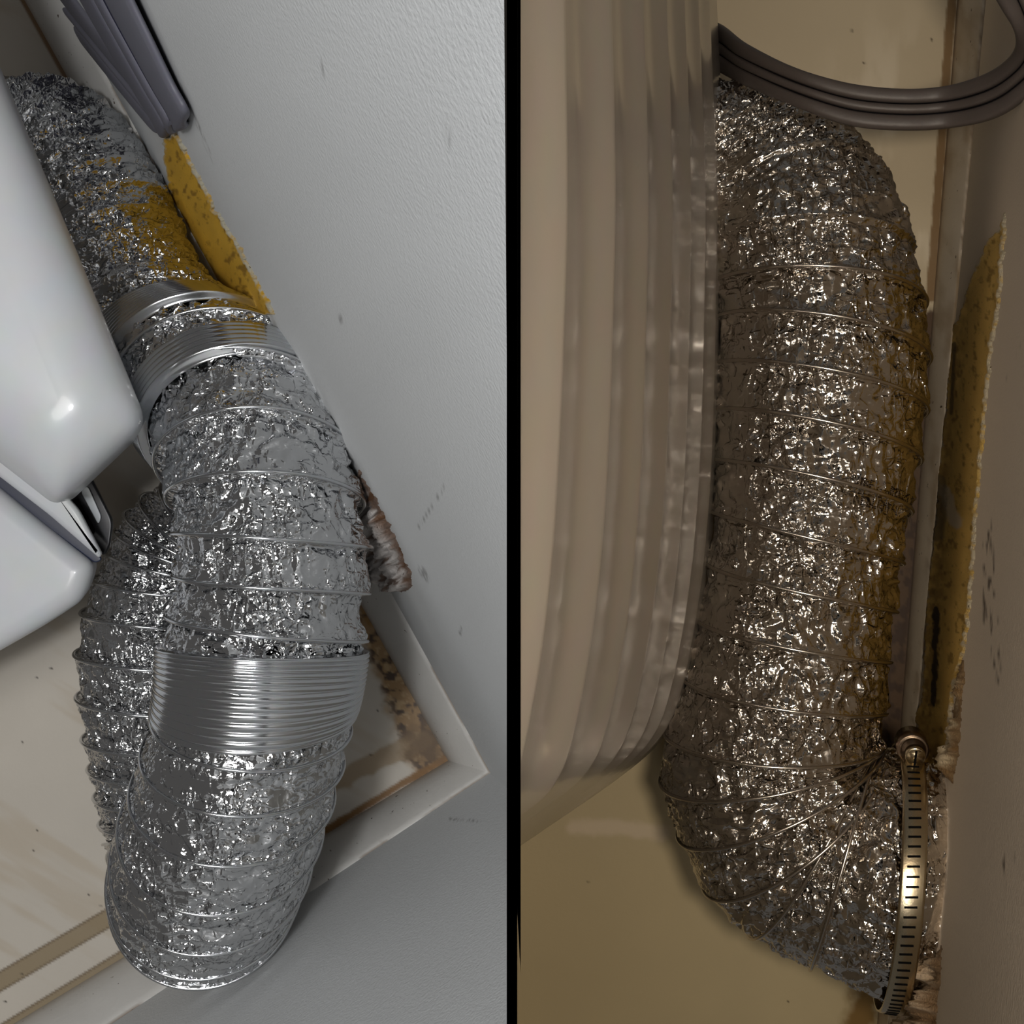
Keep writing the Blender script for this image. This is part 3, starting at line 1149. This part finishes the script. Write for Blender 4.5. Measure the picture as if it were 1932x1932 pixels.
ribbon('power_cord', [(1250, 20, 1240, 80, .100), (1345, 38, 1348, 132, .118), (1400, 78, 1420, 168, .172), (1500, 126, 1510, 207, .20), (1600, 156, 1604, 238, .21), (1700, 167, 1702, 247, .215), (1780, 162, 1792, 243, .22), (1850, 142, 1868, 228, .24),
                      (1895, 116, 1925, 196, .26), (1917, 84, 1975, 140, .28), (1908, 50, 1985, 40, .30), (1880, 0, 1960, -50, .31), (1850, -60, 1930, -110, .32), (1800, -150, 1880, -200, .33)],
       0.0030, [0, 0.37, 0.62, 1.0], M_cordB, M_groove, 'dark grey flat three-wire power cord looping above the right duct', 'cord', (1700, 200))
def wall_z(px, py, pl):
    return float(pl.hit(np.array([float(px)]), np.array([float(py)]), np.zeros(1))[0, 2])


def hug(rows):
    return [(a, b, c, d, wall_z(a, b, WA) + m, wall_z(c, d, WA) + m) for a, b, c, d, m in rows]


ribbon('power_cord', hug([(100, -100, 205, -105, .035), (154, 0, 252, 0, .035), (203, 85, 290, 80, .034), (253, 168, 327, 158, .032), (282, 215, 350, 200, .03), (298, 244, 356, 218, .026), (300, 252, 350, 228, .018), (280, 232, 325, 214, .012), (224, 164, 268, 150, .010), (150, 72, 196, 66, .010), (90, -2, 140, -5, .010), (26, -95, 80, -100, .010)]),
       0.0030, [0, 0.36, 0.54, 1.0], M_cordA, M_cordAd, 'grey flat power cord folded back against the left wall', 'cord', (250, 150), g=0.03)

# ------------------------------------------------------------------ appliances
def prism(name, pts, z0, rise, u, mat, bev=0.008, root=None, cut=0.004, low=0.25):
    """solid with a given outline at height z0, risen along the appliance's upright, edges rounded over"""
    q = np.array([tuple(P(p[0], p[1], z0)) for p in pts])
    cuts = np.array([p[2] if len(p) > 2 else cut for p in pts])
    area = 0.5 * np.sum(q[:, 0] * np.roll(q[:, 1], -1) - np.roll(q[:, 0], -1) * q[:, 1])
    if area < 0:
        q = q[::-1]
        cuts = cuts[::-1]
    m = len(q)
    e1 = q - np.roll(q, 1, axis=0)
    e2 = np.roll(q, -1, axis=0) - q
    l1 = np.linalg.norm(e1, axis=1)
    l2 = np.linalg.norm(e2, axis=1)
    n1 = np.stack([-e1[:, 1], e1[:, 0], np.zeros(m)], 1) / l1[:, None]
    n2 = np.stack([-e2[:, 1], e2[:, 0], np.zeros(m)], 1) / l2[:, None]
    mit = (n1 + n2) / np.maximum(1 + np.sum(n1 * n2, axis=1), 0.35)[:, None]

    def outline(d):
        v = q + mit * d
        a = np.roll(v, 1, axis=0) - v
        b = np.roll(v, -1, axis=0) - v
        la = np.linalg.norm(a, axis=1)
        lb = np.linalg.norm(b, axis=1)
        c = np.maximum(np.minimum(cuts, 0.45 * np.minimum(l1, l2)) + 0.7 * d, 0.0004)
        c = np.minimum(c, 0.45 * np.minimum(la, lb))
        pa = v + a / la[:, None] * c[:, None]
        pb = v + b / lb[:, None] * c[:, None]
        out = []
        for t in np.linspace(0, 1, 7):
            out.append(pa * (1 - t) ** 2 + v * 2 * t * (1 - t) + pb * t * t)
        return np.stack(out, 1).reshape(-1, 3)
    n = m * 7
    layers = []
    bl = bev * low
    K = 8
    for k in range(K + 1):
        a = math.pi / 2 * k / K
        layers.append((bl * (1 - math.sin(a)), bl * (1 - math.cos(a))))
    for k in range(K + 1):
        a = math.pi / 2 * k / K
        layers.append((bev * (1 - math.cos(a)), rise - bev + bev * math.sin(a)))
    uu = np.array(u)
    V = np.array([outline(d) + uu * h for d, h in layers])
    bm = bmesh.new()
    rows = [[bm.verts.new(v) for v in lay] for lay in V]
    for r0, r1 in zip(rows[:-1], rows[1:]):
        for i in range(n):
            bm.faces.new((r0[i], r0[(i + 1) % n], r1[(i + 1) % n], r1[i]))
    bm.faces.new(rows[0][::-1])
    bm.faces.new(rows[-1])
    me = bpy.data.meshes.new(name)
    bm.to_mesh(me)
    bm.free()
    for p in me.polygons:
        p.use_smooth = True
    o = link(name, me, mat)
    if root:
        adopt(o, root)
    return o


dryA = empty('dryer', tuple(P(-60, 900, 0)), 'glossy white dryer corner with rounded edges, left of the kinked duct', 'dryer')
prism('housing', [(-700, -600), (-330, -600), (-40, 30), (100, 365), (282, 806, .011), (128, 952, .007), (-700, 305)], 0.175, 0.10, U_L, M_enamel, bev=0.034, root=dryA, low=0.15)
prism('edge_lip', [(-300, 640), (0, 838), (118, 925), (150, 960), (194, 1044), (188, 1052), (96, 972), (0, 898), (-300, 700)], 0.150, 0.008, U_L, M_enamel, bev=0.003, root=dryA)
prism('seam_gasket', [(-300, 670), (0, 874), (96, 958), (188, 1044), (194, 1056), (180, 1062), (90, 994), (0, 920), (-300, 720)], 0.138, 0.006, U_L, M_seam, bev=0.001, root=dryA)
prism('lower_panel', [(-500, 580), (-300, 715), (0, 906), (92, 982), (186, 1056), (178, 1092), (162, 1124), (100, 1165), (0, 1222), (-500, 1480)], 0.110, 0.045, U_L, M_enamel, bev=0.012, root=dryA, cut=0.01)
br = prism('foot_bracket', [(128, 938), (172, 896), (215, 982), (209, 1030), (198, 1048), (186, 1036)], 0.118, 0.010, U_L, M_dark, bev=0.0015, root=dryA)
bs = prism('bracket_slot', [(136, 944), (146, 940), (180, 1000), (176, 1010)], 0.1275, 0.0012, U_L, M_hole, bev=0.0003)
bs.parent = br
bs2 = prism('bracket_rib', [(152, 926), (166, 916), (192, 975), (186, 990)], 0.1275, 0.002, U_L, M_enamel, bev=0.0006)
bs2.parent = br

# ribbed back panel of the second dryer: swept up from its lower edge
EDGE = [(1346, -420), (1350, -150), (1352, 0), (1358, 120), (1364, 250), (1368, 400), (1366, 560), (1364, 700), (1358, 880), (1350, 990), (1340, 1090), (1326, 1180), (1306, 1280), (1290, 1335), (1268, 1378), (1240, 1412), (1190, 1452), (1110, 1510), (1040, 1556), (980, 1598), (900, 1650)]
dryB = empty('dryer', tuple(P(1100, 700, 0)), 'white dryer back panel with long pressed ribs, left of the clamped duct', 'dryer')
e = np.array(EDGE, float)
sl = np.concatenate([[0], np.cumsum(np.hypot(*np.diff(e, axis=0).T))])
NU = 420
tt = np.linspace(0, sl[-1], NU)
k_ = np.ones(25) / 25
ex = np.interp(tt, sl, e[:, 0])
ey = np.interp(tt, sl, e[:, 1])
exs = np.convolve(np.pad(ex, 12, mode='edge'), k_, 'valid')
eys = np.convolve(np.pad(ey, 12, mode='edge'), k_, 'valid')
NV = 420
Z0, Z1 = 0.14, 0.655
lo = np.array([P(x, y, Z0) for x, y in zip(exs, eys)])
hi = np.array([P(x - 395 - 45 * np.clip(y / 1400, 0, 1.2), y + 150 * np.clip((y - 200) / 900, -0.3, 1.3), Z1) for x, y in zip(exs, eys)])
vv = np.linspace(0, 1, NV)
V = lo[:, None, :] * (1 - vv)[None, :, None] + hi[:, None, :] * vv[None, :, None]
du = np.gradient(V, axis=0)
dv_ = np.gradient(V, axis=1)
nn = np.cross(du, dv_)
nn /= np.linalg.norm(nn, axis=-1, keepdims=True) + 1e-12
if nn[50, 50, 0] < 0:
    nn = -nn
prof = (1 - np.abs(np.sin(math.pi * 8 * (vv - 0.80))) ** 1.1) * smooth(0.06, 0.2, vv)
# ribs fade out towards the rounded bottom corner
fade = 1 - smooth(0.0, 1.0, (tt - sl[13]) / (sl[16] - sl[13]))
amp = 0.0034 * (0.25 + 0.75 * fade[:, None])
topfade = smooth(0.0, 0.16, vv[None, :] + (tt[:, None] - 300) / 2600)
V = V + nn * (amp * prof[None, :] * topfade)[..., None]
V[..., 0] = np.maximum(V[..., 0], 0.0016)
# close the solid: inner skin to the left of it
Vi = V.copy()
Vi[..., 0] = np.maximum(V[..., 0] - 0.012, 0.0014)
Vi[..., 1] = V[..., 1] + 0.006
nV = NU * NV
f1 = grid_faces(NU, NV)
f2 = f1[:, ::-1] + nV
idx = np.arange(nV).reshape(NU, NV)
b0 = idx[:, 0]
rim = np.stack([b0[:-1], b0[1:], b0[1:] + nV, b0[:-1] + nV], -1)
b1 = idx[-1, :]
rim2 = np.stack([b1[:-1], b1[1:], b1[1:] + nV, b1[:-1] + nV], -1)
o = mesh_np('ribbed_panel', np.concatenate([V.reshape(-1, 3), Vi.reshape(-1, 3)]), np.concatenate([f1, f2, rim, rim2]), M_enamelB, smooth_sh=True)
adopt(o, dryB)
# the base the panel stands on
prism('base_skirt', [(985, -300), (1270, -300), (1282, 100), (1290, 400), (1288, 700), (1276, 1000), (1240, 1220), (1190, 1330), (1080, 1410), (985, 1470)], 0.0, 0.135, Vector((0, 0, 1)), M_dark, bev=0.004, root=dryB)
